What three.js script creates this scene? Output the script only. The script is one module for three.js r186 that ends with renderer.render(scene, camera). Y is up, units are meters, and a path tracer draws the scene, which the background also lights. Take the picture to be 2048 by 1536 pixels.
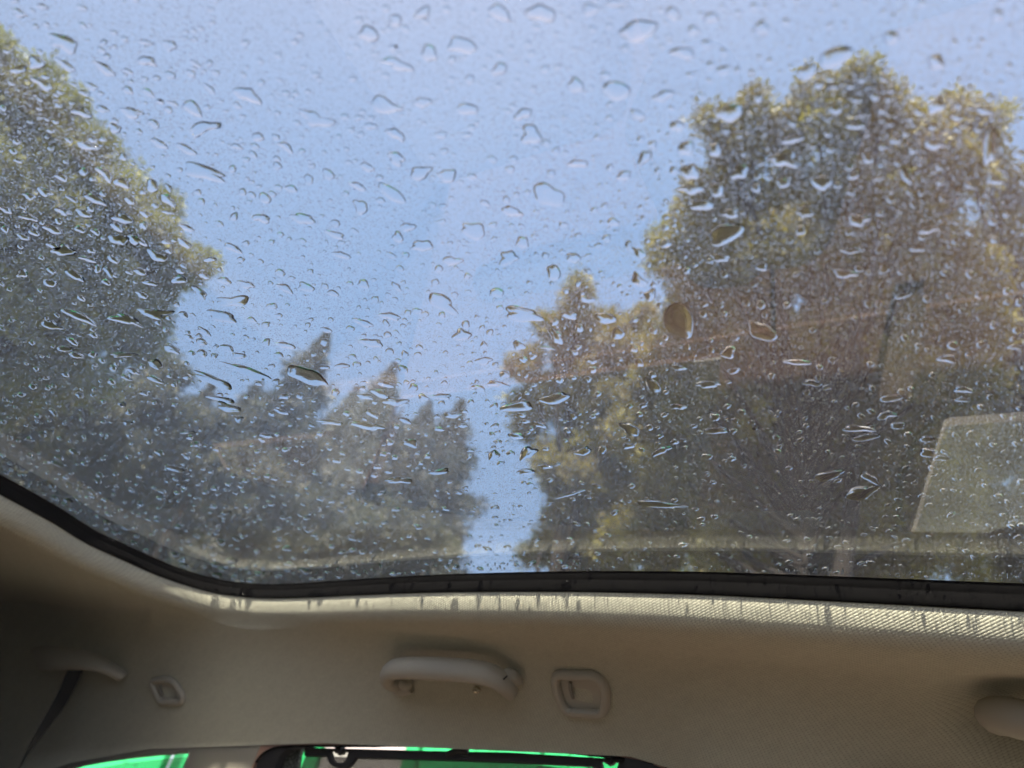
import * as THREE from 'three';
import { mergeGeometries } from 'three/addons/utils/BufferGeometryUtils.js';
import { RoundedBoxGeometry } from 'three/addons/geometries/RoundedBoxGeometry.js';

// ---------------------------------------------------------------- camera, sky, sun, exposure
const V = (x, y, z) => new THREE.Vector3(x, y, z);
const scene = new THREE.Scene();
const EYE = V(0, 1.4, 0), GLASS = 0.28;                    // eye above the ground; glass above the eye
const RIGHT = V(0.85333, 0.22841, -0.46867), UP = V(0.11325, 0.79626, 0.59426), AHEAD = V(-0.50892, 0.56018, -0.65361);
const camera = new THREE.PerspectiveCamera(2 * Math.atan(768 / 1420) * 180 / Math.PI, 4 / 3, 0.01, 500);
camera.position.copy(EYE);
camera.quaternion.setFromRotationMatrix(new THREE.Matrix4().makeBasis(RIGHT, UP, AHEAD.clone().negate()));
camera.focus = 0.58; camera.userData.fStop = 5.8;
const renderer = new THREE.WebGLRenderer();
renderer.toneMapping = THREE.LinearToneMapping;
renderer.toneMappingExposure = 3.65;
renderer.shadowMap.enabled = true;
const SUN = V(0.04, 0.870, 0.48).normalize();
{
  const W = 512, H = 256, d = new Float32Array(W * H * 4);
  for (let r = 0; r < H; r++) for (let c = 0; c < W; c++) {
    const up = ((r + 0.5) / H - 0.5) * Math.PI, a = ((c + 0.5) / W - 0.5) * 2 * Math.PI;
    const y = Math.sin(up), x = Math.cos(a) * Math.cos(up), z = Math.sin(a) * Math.cos(up);
    const cs = Math.max(0, x * SUN.x + y * SUN.y + z * SUN.z), g4 = cs ** 4, glow = 0.31 * g4 / (g4 + 0.32), h = Math.exp(-Math.max(0, y) * 3.2);
    const o = (r * W + c) * 4;
    d[o] = 0.114 + 0.06 * h + glow * 0.86; d[o + 1] = 0.196 + 0.055 * h + glow * 0.46; d[o + 2] = 0.335 + 0.03 * h + glow * 0.14; d[o + 3] = 1;
  }
  const sky = new THREE.DataTexture(d, W, H, THREE.RGBAFormat, THREE.FloatType);
  sky.mapping = THREE.EquirectangularReflectionMapping; sky.magFilter = THREE.LinearFilter; sky.needsUpdate = true;
  scene.background = sky; scene.environment = sky;
}
const sun = new THREE.DirectionalLight(new THREE.Color(1, 0.88, 0.69), 5);
sun.position.copy(SUN).multiplyScalar(30).add(EYE); sun.target.position.copy(EYE);
sun.castShadow = true; sun.shadow.radius = 4; sun.shadow.mapSize.set(2048, 2048);
Object.assign(sun.shadow.camera, { left: -14, right: 14, top: 14, bottom: -14, near: 1, far: 60 });
scene.add(sun, sun.target);

// ---------------------------------------------------------------- helpers
let seed = 7;
const rnd = () => { seed = (seed + 0x6d2b79f5) | 0; let t = Math.imul(seed ^ (seed >>> 15), 1 | seed); t = (t + Math.imul(t ^ (t >>> 7), 61 | t)) ^ t; return ((t ^ (t >>> 14)) >>> 0) / 4294967296; };
const rr = (a, b) => a + (b - a) * rnd(), lerp = THREE.MathUtils.lerp, clamp = THREE.MathUtils.clamp;
const ray = (px, py) => V(0, 0, 0).addScaledVector(RIGHT, (px - 1024) / 1420).addScaledVector(UP, (768 - py) / 1420).add(AHEAD).normalize();
const onY = (px, py, y) => { const r = ray(px, py); return r.multiplyScalar(y / r.y); };          // points relative to the eye
const onZ = (px, py, z) => { const r = ray(px, py); return r.multiplyScalar(z / r.z); };
const used = {};
const numbered = (n) => { used[n] = (used[n] ?? -1) + 1; return used[n] ? n + '_' + String(used[n]).padStart(3, '0') : n; };
function mesh(name, g, m, parent) {
  const o = new THREE.Mesh(g, m); o.name = parent === scene ? numbered(name) : name; o.castShadow = o.receiveShadow = true; parent.add(o); return o;
}
function group(name, parent, pos) { const o = new THREE.Group(); o.name = parent === scene ? numbered(name) : name; if (pos) o.position.copy(pos); parent.add(o); return o; }
function tag(o, label, category, grp, kind) {
  if (label) o.userData.label = label; if (category) o.userData.category = category; if (grp) o.userData.group = grp; if (kind) o.userData.kind = kind; return o;
}
const lin = (r, g, b) => new THREE.Color().setRGB(r, g, b);
const std = (c, roughness = 0.8, more = {}) => new THREE.MeshStandardMaterial({ color: c, roughness, side: THREE.DoubleSide, ...more });
function tex(n, f, srgb, rep) {
  const d = new Uint8Array(n * n * 4);
  for (let y = 0; y < n; y++) for (let x = 0; x < n; x++) { const c = f(x / n, y / n, x, y); for (let k = 0; k < 3; k++) d[(y * n + x) * 4 + k] = clamp(Array.isArray(c) ? c[k] : c, 0, 1) * 255; d[(y * n + x) * 4 + 3] = 255; }
  const t = new THREE.DataTexture(d, n, n); t.wrapS = t.wrapT = THREE.RepeatWrapping; t.magFilter = THREE.LinearFilter; t.minFilter = THREE.LinearMipmapLinearFilter; t.generateMipmaps = true;
  if (srgb) t.colorSpace = THREE.SRGBColorSpace; if (rep) t.repeat.set(rep, rep); t.needsUpdate = true; return t;
}
const TAU = Math.PI * 2;
// tiling value noise
function noiser(seedN, n) {
  const s0 = seed; seed = seedN; const v = Array.from({ length: n * n }, rnd); seed = s0;
  return (x, y) => { x = ((x % 1) + 1) % 1 * n; y = ((y % 1) + 1) % 1 * n; const i = Math.floor(x), j = Math.floor(y), a = x - i, b = y - j, s = a * a * (3 - 2 * a), t = b * b * (3 - 2 * b), g = (p, q) => v[(q % n) * n + (p % n)]; return lerp(lerp(g(i, j), g(i + 1, j), s), lerp(g(i, j + 1), g(i + 1, j + 1), s), t); };
}
// a rows x cols sheet of points -> geometry with uv
function sheet(P, uv, closed = false) {
  const R = P.length, C = P[0].length, pos = [], uvs = [], idx = [];
  for (let i = 0; i < R; i++) for (let j = 0; j < C; j++) { pos.push(P[i][j].x, P[i][j].y, P[i][j].z); const q = uv ? uv(i, j) : [j / C, i / R]; uvs.push(q[0], q[1]); }
  for (let i = 0; i < R - 1; i++) for (let j = 0; j < C - 1; j++) { const a = i * C + j; idx.push(a, a + 1, a + C, a + 1, a + C + 1, a + C); }
  const g = new THREE.BufferGeometry(); g.setAttribute('position', new THREE.Float32BufferAttribute(pos, 3)); g.setAttribute('uv', new THREE.Float32BufferAttribute(uvs, 2)); g.setIndex(idx); g.computeVertexNormals();
  if (closed) {
    const n = g.attributes.normal;
    for (let i = 0; i < R; i++) { const a = i * C, b = a + C - 1, v = V(n.getX(a) + n.getX(b), n.getY(a) + n.getY(b), n.getZ(a) + n.getZ(b)).normalize(); n.setXYZ(a, v.x, v.y, v.z); n.setXYZ(b, v.x, v.y, v.z); }
  }
  return g;
}
// a tube with its own radius (and flattening) at each point
function sweep(points, radius, segs = 10, steps = 40, flat = 1, closed = false) {
  const c = new THREE.CatmullRomCurve3(points, closed, 'centripetal'), f = c.computeFrenetFrames(steps, closed), P = [];
  for (let i = 0; i <= steps; i++) {
    const p = c.getPoint(i / steps), r = typeof radius === 'function' ? radius(i / steps) : radius, row = [];
    for (let k = 0; k <= segs; k++) { const a = k / segs * TAU; row.push(p.clone().addScaledVector(f.normals[i], Math.cos(a) * r).addScaledVector(f.binormals[i], Math.sin(a) * r * flat)); }
    P.push(row);
  }
  if (!closed) for (const e of [0, steps]) { const m = c.getPoint(e / steps); const row = P[e].map(() => m.clone()); e ? P.push(row) : P.unshift(row); }
  return sheet(P, null, false);
}
// a prism between z0 and z1 from an outline in x, y with holes
function slab(outline, z0, z1, holes = [], bevel = 0) {
  const s = new THREE.Shape(outline.map((p) => new THREE.Vector2(p[0], p[1])));
  for (const h of holes) s.holes.push(new THREE.Path(h.map((p) => new THREE.Vector2(p[0], p[1]))));
  const g = new THREE.ExtrudeGeometry(s, { depth: Math.abs(z1 - z0) - 2 * bevel, bevelEnabled: bevel > 0, bevelThickness: bevel, bevelSize: bevel, bevelOffset: -bevel, bevelSegments: 2, curveSegments: 6 });
  g.translate(0, 0, Math.min(z0, z1) + bevel); return g;
}
const box = (x0, x1, y0, y1, z0, z1, r = 0.004) => new RoundedBoxGeometry(x1 - x0, y1 - y0, z1 - z0, 2, Math.min(r, (x1 - x0) / 2.1, (y1 - y0) / 2.1, (z1 - z0) / 2.1)).translate((x0 + x1) / 2, (y0 + y1) / 2, (z0 + z1) / 2);

// ---------------------------------------------------------------- materials
const coarse = noiser(3, 9), fine = noiser(5, 41);
const weaveBump = tex(64, (u, v) => { const a = u * 4, b = v * 4, k = Math.floor(a) + Math.floor(b), x = (a % 1) - 0.5, y = (b % 1) - 0.5; return clamp(1 - (x * x + y * y) * 3.4, 0, 1) * (k % 2 ? 1 : 0.86); });
const weaveColor = tex(256, (u, v) => { const a = u * 16 % 1 - 0.5, b = v * 16 % 1 - 0.5, pit = clamp((a * a + b * b) * 3 - 0.62, 0, 1), n = 0.93 + 0.03 * (coarse(u, v) - 0.5) + 0.06 * (fine(u, v) - 0.5); return [n - pit * 0.22, n - pit * 0.23, n - pit * 0.25]; }, true);
weaveBump.repeat.set(1 / 0.0125, 1 / 0.0125); weaveBump.rotation = 0.7; weaveColor.repeat.set(1 / 0.05, 1 / 0.05); weaveColor.rotation = 0.7;
const M = {
  fabric: std(lin(0.63, 0.635, 0.51), 0.95, { map: weaveColor, bumpMap: weaveBump, bumpScale: 0.00035 }),
  trim: std(lin(0.44, 0.425, 0.355), 0.6),
  pillar: std(lin(0.25, 0.24, 0.20), 0.75),
  rubber: new THREE.MeshPhysicalMaterial({ color: lin(0.0015, 0.0015, 0.002), roughness: 0.9, specularIntensity: 0.25, side: THREE.DoubleSide }),
  black: std(lin(0.010, 0.010, 0.012), 0.6),
  strap: std(lin(0.012, 0.012, 0.013), 0.85),
  paint: std(lin(0.10, 0.10, 0.11), 0.35, { metalness: 0.2 }),
  leather: std(lin(0.105, 0.085, 0.07), 0.6),
  doorSkin: std(lin(0.31, 0.195, 0.15), 0.65),
  carpet: std(lin(0.035, 0.03, 0.028), 1),
  seatCloth: std(lin(0.045, 0.04, 0.036), 0.9),
  dark: std(lin(0.03, 0.028, 0.027), 0.8),
  chrome: std(lin(0.62, 0.58, 0.45), 0.25, { metalness: 0.8 }),
  roofGlass: new THREE.MeshPhysicalMaterial({ color: lin(0.66, 0.68, 0.70), roughness: 0, transmission: 1, thickness: 0, ior: 1.8, side: THREE.DoubleSide }),
  doorGlass: new THREE.MeshPhysicalMaterial({ color: lin(0.72, 0.76, 0.73), roughness: 0.01, transmission: 1, thickness: 0, ior: 1.5, side: THREE.DoubleSide }),
  water: new THREE.MeshPhysicalMaterial({ color: lin(1, 1, 1), roughness: 0, transmission: 1, thickness: 0.002, ior: 1.333 }),
};

// ---------------------------------------------------------------- the setting
tag(mesh('ground', new THREE.PlaneGeometry(240, 240).rotateX(-Math.PI / 2), std(lin(0.20, 0.185, 0.155), 0.95, { map: tex(128, (u, v) => 0.7 + 0.5 * (fine(u, v) - 0.5) + 0.3 * (coarse(u, v) - 0.5), true, 60) }), scene), 'unseen ground under the car, made pale to bounce light up to the trees', 'ground', null, 'structure');  // out of view; its pale tone is added to throw light up at the trees

// ---------------------------------------------------------------- the car
const car = tag(group('car', scene, EYE), 'car interior with beige fabric headliner, black sunroof surround and wet glass roof', 'car');

// lower edge of the black surround as it shows, then on round the opening
const edgePx = [[28, 1003], [105, 1045], [174, 1087], [244, 1119], [314, 1150], [384, 1174], [436, 1187], [506, 1195], [593, 1195], [700, 1190], [860, 1184], [1113, 1182], [1300, 1185], [1407, 1188], [1614, 1198], [1821, 1209], [2048, 1221]];
const EDGE_Y = 0.258;
const edgePts = edgePx.map(([x, y]) => onY(x, y, EDGE_Y));
const rearX = edgePts[0].x, sideZ = edgePts.at(-1).z;
const loop = [...edgePts, V(0.2, EDGE_Y, sideZ - 0.002), V(0.46, EDGE_Y, sideZ), V(0.57, EDGE_Y, sideZ + 0.03), V(0.62, EDGE_Y, sideZ + 0.12), V(0.63, EDGE_Y, -0.2), V(0.62, EDGE_Y, 0.34), V(0.57, EDGE_Y, 0.43), V(0.46, EDGE_Y, 0.46), V(0, EDGE_Y, 0.46), V(-0.5, EDGE_Y, 0.46), V(-0.93, EDGE_Y, 0.46), V(-1.04, EDGE_Y, 0.43), V(rearX, EDGE_Y, 0.33), V(rearX, EDGE_Y, 0.1), V(rearX, EDGE_Y, -0.15)];
const pathCurve = new THREE.CatmullRomCurve3(loop, true, 'centripetal'); pathCurve.arcLengthDivisions = 2000;
const NP = 640, path = [];
for (let i = 0; i <= NP; i++) { const p = pathCurve.getPointAt((i % NP) / NP), t = pathCurve.getTangentAt((i % NP) / NP); path.push({ p, n: V(t.z, 0, -t.x).normalize(), s: i / NP * pathCurve.getLength() }); }
for (const q of path) if (q.n.dot(V(q.p.x + 0.25, 0, q.p.z + 0.1)) < 0) q.n.negate();
for (let k = 0; k < 14; k++) { const m = path.map((q) => q.n.clone()); for (let i = 0; i <= NP; i++) path[i].n.copy(m[i]).add(m[(i + 1) % NP]).add(m[(i + NP - 1) % NP]).normalize(); }
const FAR = -0.83, NEAR = 0.62, REAR = -2.3, FRONT = 1.15;
const edgeTable = [[-2.3, -0.3], [-1.6, -0.11], [-1.36, -0.010], [-1.16, 0.039], [-1.0, 0.064], [-0.9, 0.080], [-0.79, 0.097], [-0.34, 0.1435], [-0.29, 0.138], [-0.25, 0.113], [-0.15, 0.113], [-0.06, 0.158], [0.0, 0.165], [0.6, 0.15], [1.2, 0.1]];
const yE = (x) => { for (let i = 1; i < edgeTable.length; i++) if (x < edgeTable[i][0]) { const [a, b] = [edgeTable[i - 1], edgeTable[i]]; return lerp(a[1], b[1], clamp((x - a[0]) / (b[0] - a[0]), 0, 1)); } return 0.1; };
const dents = [];
function headY(x, z) {
  const b = Math.max(0, Math.min(z - FAR, NEAR - z)), q = Math.max(0, 1 - b / 0.12);
  const back = Math.max(0, -1.15 - x), br = Math.max(0, x - REAR), qr = Math.max(0, 1 - br / 0.25);
  return 0.2245 - 0.012 * back - (0.2245 - yE(x)) * q * q - 0.12 * qr * qr;
}
function onHead(px, py) {                                         // where the sight line meets the fabric
  const r = ray(px, py); let t = 0.3;
  for (let i = 0; i < 4000; i++, t += 0.001) { const p = r.clone().multiplyScalar(t); if (p.z < FAR || p.y > headY(p.x, p.z)) return p; }
  return r.multiplyScalar(1.2);
}
const headNormal = (p) => { const e = 0.002, a = (headY(p.x + e, p.z) - headY(p.x - e, p.z)) / (2 * e), b = (headY(p.x, p.z + e) - headY(p.x, p.z - e)) / (2 * e); return V(a, -1, b).normalize(); };
const off = (px, py, d) => { const p = onHead(px, py), r = ray(px, py); return p.addScaledVector(r, -d / Math.max(0.35, Math.abs(r.dot(headNormal(p))))); };
const pocket = onHead(2040, 1425);
{
  const prof = [[0.004, 0.2735], [0.003, 0.264], [0.002, 0.2575], [0.0035, 0.249], [0.006, 0.2405], [0.0095, 0.2335], [0.0165, 0.2282]], rows = 34, P = [], S = [];
  for (let i = 0; i <= NP; i++) {
    const { p, n, s } = path[i], row = [], ds = [];
    const reach = Math.min(n.z < -1e-3 ? (FAR - p.z) / n.z : 9, n.z > 1e-3 ? (NEAR - p.z) / n.z : 9, n.x < -1e-3 ? (REAR - p.x) / n.x : 9, n.x > 1e-3 ? (FRONT - p.x) / n.x : 9);
    for (const [t, y] of prof) { row.push(p.clone().addScaledVector(n, t).setY(y)); ds.push(t + (0.2735 - y)); }
    for (let k = 1; k <= rows; k++) {
      const u = k / rows, t = 0.018 + (reach - 0.018) * (reach > 0.3 ? u ** 1.7 : u), q = p.clone().addScaledVector(n, t);
      let y = headY(q.x, q.z) + 0.0038 * Math.exp(-(t - 0.0165) / 0.010);
      q.setY(y);
      const d = q.distanceTo(pocket), w = clamp(1.25 - d / 0.06, 0, 1), lift = 0.026 * w * w * (3 - 2 * w); q.y += lift * 0.6; q.z -= lift * 0.8;
      row.push(q); ds.push(t + 0.04);
    }
    P.push(row); S.push(ds);
  }
  mesh('headliner', sheet(P, (i, j) => [P[i][j].x - P[i][j].y * 0.7, P[i][j].z + P[i][j].y * 0.7], true), M.fabric, car);
}
// roof skin round the opening (closes the car against light)
{
  const P = path.map(({ p, n }) => { const reach = Math.min(n.z < -1e-3 ? (FAR - 0.05 - p.z) / n.z : 9, n.z > 1e-3 ? (NEAR + 0.05 - p.z) / n.z : 9, n.x < -1e-3 ? (REAR - 0.05 - p.x) / n.x : 9, n.x > 1e-3 ? (FRONT + 0.02 - p.x) / n.x : 9); return [p.clone().addScaledVector(n, 0.0075).setY(0.2745), p.clone().addScaledVector(n, 0.0075).setY(0.279), p.clone().addScaledVector(n, reach * 0.8).setY(0.277), p.clone().addScaledVector(n, reach).setY(0.255), p.clone().addScaledVector(n, reach).setY(0.205)]; });
  mesh('roof', sheet(P, null, true), M.paint, car);
}
// sunroof: pane and black rubber surround
const sunroof = group('sunroof', car);
const sealIn = 0.0015;
{
  const s = new THREE.Shape(path.slice(0, NP).filter((_, i) => i % 2 === 0).map(({ p, n }) => new THREE.Vector2(p.x + n.x * 0.002, -(p.z + n.z * 0.002))));
  mesh('glass', new THREE.ShapeGeometry(s).rotateX(-Math.PI / 2).translate(0, GLASS, 0), M.roofGlass, sunroof);
  const prof = [[-0.0012, 0.2796], [-0.0015, 0.2765], [-0.0006, 0.2715], [0.0002, 0.2705], [-0.0006, 0.2695], [-0.0008, 0.2625], [-0.0002, 0.2588], [0.0012, 0.2576], [0.0022, 0.2585], [0.0026, 0.263], [0.0034, 0.272], [0.006, 0.2796]];
  mesh('seal', sheet(path.map(({ p, n }) => prof.map(([t, y]) => p.clone().addScaledVector(n, t).setY(y))), null, true), M.rubber, sunroof);
}
// far side: body side with three window openings
const BELT = -0.16;
const rearHole = [[503, 1545], [509, 1522], [522, 1506], [545, 1494], [580, 1490.5], [640, 1490], [760, 1490], [900, 1490], [1010, 1493], [1100, 1499], [1180, 1507], [1240, 1514], [1290, 1524], [1336, 1540]].map(([x, y]) => { const p = onZ(x, y, FAR); return [p.x, p.y]; });
const qHole = [[120, 1541], [160, 1529], [220, 1518], [290, 1510], [345, 1504.5], [376, 1504]].map(([x, y]) => { const p = onZ(x, y, FAR); return [p.x, p.y]; });
const mirrorAt = (px, py) => { const r = ray(px, py), t = FAR / r.z; return [r.x * t, 2 * GLASS - r.y * t]; };   // seen in the underside of the glass
const frontTop = mirrorAt(1815, 1073), frontLow = mirrorAt(1888, 825);
const holeR = [...rearHole, [rearHole.at(-1)[0] + 0.015, 0.02], [rearHole.at(-1)[0] + 0.02, BELT], [rearHole[0][0] - 0.003, BELT]];
const holeQ = [...qHole, [qHole.at(-1)[0] + 0.005, BELT + 0.06], [qHole[0][0] - 0.1, BELT + 0.06]];
const fx = frontTop[0];
const holeF = [[fx, frontTop[1]], [fx + 0.15, frontTop[1] - 0.002], [fx + 0.3, frontTop[1] - 0.012], [fx + 0.5, frontTop[1] - 0.05], [fx + 0.72, frontTop[1] - 0.14], [fx + 0.86, BELT + 0.06], [fx + 0.84, frontLow[1]], [frontLow[0], frontLow[1]]];
const side = group('body_side', car);
{
  const top = []; for (let x = REAR; x <= FRONT + 0.001; x += 0.05) top.push([x, yE(x) + 0.02]);
  // panel cut into window band and lower door so each keeps its own look
  const cut = -0.9155, lo = BELT - 0.03, t0 = top.filter(([x]) => x < cut), t1 = top.filter(([x]) => x > cut);
  mesh('pillar_trim', slab([[REAR, lo], [cut, lo], [cut, yE(cut) + 0.02], ...t0.reverse()], FAR - 0.002, FAR - 0.012, [holeQ], 0.001), M.pillar, side);
  mesh('door_frame', slab([[cut, lo], [FRONT, lo], ...t1.reverse(), [cut, yE(cut) + 0.02]], FAR - 0.002, FAR - 0.012, [holeR, holeF], 0.001), std(lin(0.32, 0.19, 0.14), 0.7), side);
  const lean = (g) => { const p = g.attributes.position; for (let i = 0; i < p.count; i++) p.setZ(i, p.getZ(i) + 0.16 * clamp((lo - p.getY(i)) / 0.9, 0, 1)); g.computeVertexNormals(); return g; };
  mesh('quarter_panel', box(REAR, cut - 0.002, -1.1, lo, FAR - 0.05, FAR + 0.03, 0.012), std(lin(0.22, 0.155, 0.125), 0.8), side);
  for (const [x0, x1] of [[cut + 0.002, -0.2], [-0.195, FRONT]]) mesh('door_panel', lean(box(x0, x1, -1.1, lo, FAR - 0.05, FAR + 0.003, 0.004)), M.doorSkin, side);
  const sb = [[1756, 1060], [1852, 805]].map(([x, y]) => mirrorAt(x, y)), wS = 0.018;
  mesh('seat_belt', slab([[sb[0][0] - wS, sb[0][1]], [sb[0][0] + wS, sb[0][1]], [sb[1][0] + wS, sb[1][1] - 0.15], [sb[1][0] - wS, sb[1][1] - 0.15]], FAR + 0.036, FAR + 0.038), std(lin(0.30, 0.22, 0.17), 0.9), side);
  const arm = box(-0.75, -0.25, -0.40, -0.34, FAR + 0.02, FAR + 0.09, 0.02); mesh('armrest', arm, M.leather, side);
  const ring = (h) => h.map(([x, y]) => V(x, y, FAR - 0.004));
  mesh('window_seal', sweep(ring(holeR), 0.0022, 8, 160, 1, true), M.rubber, side);
  mesh('window_seal', sweep(ring(holeQ), 0.003, 8, 120, 1, true), M.pillar, side);
  mesh('window_seal', sweep(ring(holeF), 0.006, 8, 160, 1, true), M.rubber, side);
  for (const h of [holeR, holeQ, holeF]) mesh('window_glass', slab(h.map(([x, y]) => [x, y]), FAR - 0.03, FAR - 0.031), M.doorGlass, side);
  // thick black corner of the rear door frame and the grained strip behind it
  const c = [[500, 1560], [507, 1525], [524, 1504], [548, 1494], [600, 1491], [578, 1497], [562, 1510], [553, 1530], [549, 1560]].map(([x, y]) => { const p = onZ(x, y, FAR - 0.008); return [p.x, p.y]; });
  mesh('door_frame', slab(c, FAR - 0.006, FAR - 0.02), M.black, side);
  mesh('door_frame', slab([[1250, 1515.5], [1275, 1520], [1312, 1531], [1345, 1546], [1345, 1570], [1246, 1570]].map(([x, y]) => { const p = onZ(x, y, FAR); return [p.x, p.y]; }), FAR - 0.0005, FAR - 0.006), M.black, side);
  const g = [[549, 1560], [556, 1526], [566, 1508], [582, 1496], [607, 1493], [600, 1510], [594, 1560]].map(([x, y]) => { const p = onZ(x, y, FAR - 0.024); return [p.x, p.y]; });
  mesh('glass_channel', slab(g, FAR - 0.022, FAR - 0.029), std(lin(0.16, 0.19, 0.16), 0.7, { map: tex(64, (u, v) => fine(u, v) > 0.62 ? 1 : 0.35, true, 25) }), side);
}
// near side, floor, dash, tail: out of frame, close the cabin and show in the underside of the glass
{
  const shell = group('cabin_shell', car);
  const hole = (x0, x1, y1) => [[x0, BELT], [x1, BELT], [x1 - 0.04, y1], [x0 + 0.03, y1]];
  const top = []; for (let x = REAR; x <= FRONT + 0.001; x += 0.05) top.push([x, yE(x) + 0.02]);
  mesh('pillar_trim', slab([[REAR, BELT - 0.03], [FRONT, BELT - 0.03], ...top.reverse()], NEAR + 0.003, NEAR + 0.045, [hole(0.1, 0.7, 0.06)]), M.pillar, shell);
  mesh('door_panel', box(REAR, FRONT, -1.1, BELT - 0.03, NEAR, NEAR + 0.05), M.seatCloth, shell);
  mesh('floor', box(REAR, FRONT + 0.4, -1.14, -1.1, FAR, NEAR), M.carpet, shell);
  mesh('tailgate', slab([[FAR, -1.1], [NEAR, -1.1], [NEAR, 0.15], [FAR, 0.15]], 0, 0.04, []).rotateY(-Math.PI / 2).translate(REAR, 0, 0), M.pillar, shell);
  mesh('windscreen', new THREE.BoxGeometry(0.005, 0.6, NEAR - FAR).rotateZ(0.5).translate(1.10, -0.02, (NEAR + FAR) / 2), new THREE.MeshPhysicalMaterial({ color: lin(0.45, 0.48, 0.46), roughness: 0.01, transmission: 1, thickness: 0, side: THREE.DoubleSide }), shell);
  mesh('dashboard', box(0.85, 1.5, -0.75, -0.3, FAR, NEAR, 0.06), M.dark, shell);
  mesh('door_panel', box(FRONT + 0.02, FRONT + 0.4, -1.1, -0.32, FAR, NEAR), M.dark, shell);
}
{
  const seat = (x, z, w, m = M.seatCloth) => {
    const s = group('seat', car, V(x, 0, z));
    mesh('cushion', new RoundedBoxGeometry(0.52, 0.18, w, 4, 0.06).translate(0.12, -0.78, 0), m, s);
    mesh('backrest', new RoundedBoxGeometry(0.15, 0.58, w, 4, 0.06).rotateZ(0.22).translate(-0.21, -0.46, 0), m, s);
    mesh('headrest', new RoundedBoxGeometry(0.10, 0.15, 0.26, 4, 0.04).rotateZ(0.15).translate(-0.29, -0.12, 0), m, s);
    return s;
  };
  seat(0.10, -0.48, 0.50, M.leather); seat(0.05, 0.26, 0.50, M.leather); seat(-0.85, -0.10, 1.30, M.leather); seat(-1.6, -0.10, 1.1, M.seatCloth);
}
// grab handle
function grabHandle(pts, label) {
  const h = group('grab_handle', car); if (label) h.userData.label = label;
  mesh('grip', sweep(pts, (u) => lerp(0.0105, 0.0145, Math.sin(u * Math.PI) ** 0.5), 14, 60, 0.8), M.trim, h);
  return h;
}
{
  const h = grabHandle([off(797, 1370, 0.004), off(776, 1356, 0.018), off(784, 1340, 0.026), off(815, 1336, 0.028), off(880, 1338, 0.028), off(945, 1343, 0.028), off(985, 1352, 0.026), off(1010, 1368, 0.020), off(1024, 1384, 0.008)], 'beige plastic grab handle over the window with the sunshade');
  const ball = (px, py, r, d, m, name) => { const p = off(px, py, d); mesh(name, new THREE.SphereGeometry(r, 16, 10).scale(1, 0.8, 0.7).translate(p.x, p.y, p.z), m, h); };
  ball(811, 1368, 0.0105, 0.012, M.trim, 'pivot_cap'); ball(953, 1380, 0.006, 0.004, M.chrome, 'screw');
  mesh('mount', sweep([off(792, 1378, 0.002), off(806, 1380, 0.004), off(822, 1374, 0.002)], 0.008, 8, 12), M.trim, h);
  mesh('hinge', sweep([off(1004, 1362, 0.0265), off(1014, 1352, 0.0265)], 0.0009, 6, 6), M.black, h); mesh('hinge', sweep([off(789, 1330, 0.032), off(783, 1350, 0.030)], 0.0006, 6, 6), M.black, h);
  mesh('mount', sweep([off(1012, 1346, 0.010), off(1026, 1352, 0.012), off(1036, 1362, 0.006)], 0.007, 8, 12), M.trim, h);
  const h2 = group('grab_handle', car); h2.userData.label = 'end of a second beige grab handle in a moulded recess';
  const a = (px, py, d) => { const p = off(px, py, 0), n = headNormal(p); return p.addScaledVector(n, d); };
  mesh('grip', sweep([a(1998, 1443, -0.006), a(2012, 1424, 0.004), a(2040, 1414, 0.012), a(2090, 1410, 0.018), a(2160, 1410, 0.018), a(2220, 1414, 0.012), a(2250, 1430, 0)], (u) => 0.016, 14, 50, 1.2), M.trim, h2);
}
// coat hooks: a rounded frame with an inset flap
function coatHook(px, tube, label) {
  const k = group('coat_hook', car); k.userData.label = label;
  const c = px.reduce((s, p) => [s[0] + p[0] / px.length, s[1] + p[1] / px.length], [0, 0]), at = (f, d) => px.map(([x, y]) => off(lerp(c[0], x, f), lerp(c[1], y, f), d));
  mesh('frame', sweep(at(1, 0.003), tube, 10, 80, 0.9, true), M.trim, k);
  const inner = new THREE.CatmullRomCurve3(at(0.8, 0.0015), true).getPoints(40), mid = off(c[0], c[1], -0.001);
  const g = sheet([inner, inner.map((p) => p.clone().lerp(mid, 0.98))]); mesh('flap', g, M.trim, k);
  const s = (fx, fy) => off(c[0] + fx * hw, c[1] + fy * hh, 0.0035), hw = c[0] - Math.min(...px.map((p) => p[0])), hh = c[1] - Math.min(...px.map((p) => p[1]));
  mesh('catch', sweep([s(-0.5, -0.62), s(-0.5, -0.4), s(-0.46, -0.1), s(-0.38, 0.2)], 0.0022, 8, 12), M.pillar, k);
}
coatHook([[1114, 1352], [1150, 1350], [1190, 1352], [1208, 1372], [1211, 1405], [1203, 1426], [1170, 1426], [1135, 1422], [1118, 1395]], 0.0062, 'squarish coat hook with inset flap next to the grab handle');
coatHook([[304, 1366], [322, 1360], [345, 1364], [358, 1380], [366, 1398], [360, 1404], [340, 1404], [322, 1404], [312, 1388]], 0.0055, 'small coat hook in shade beside the seat belt guide');
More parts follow.
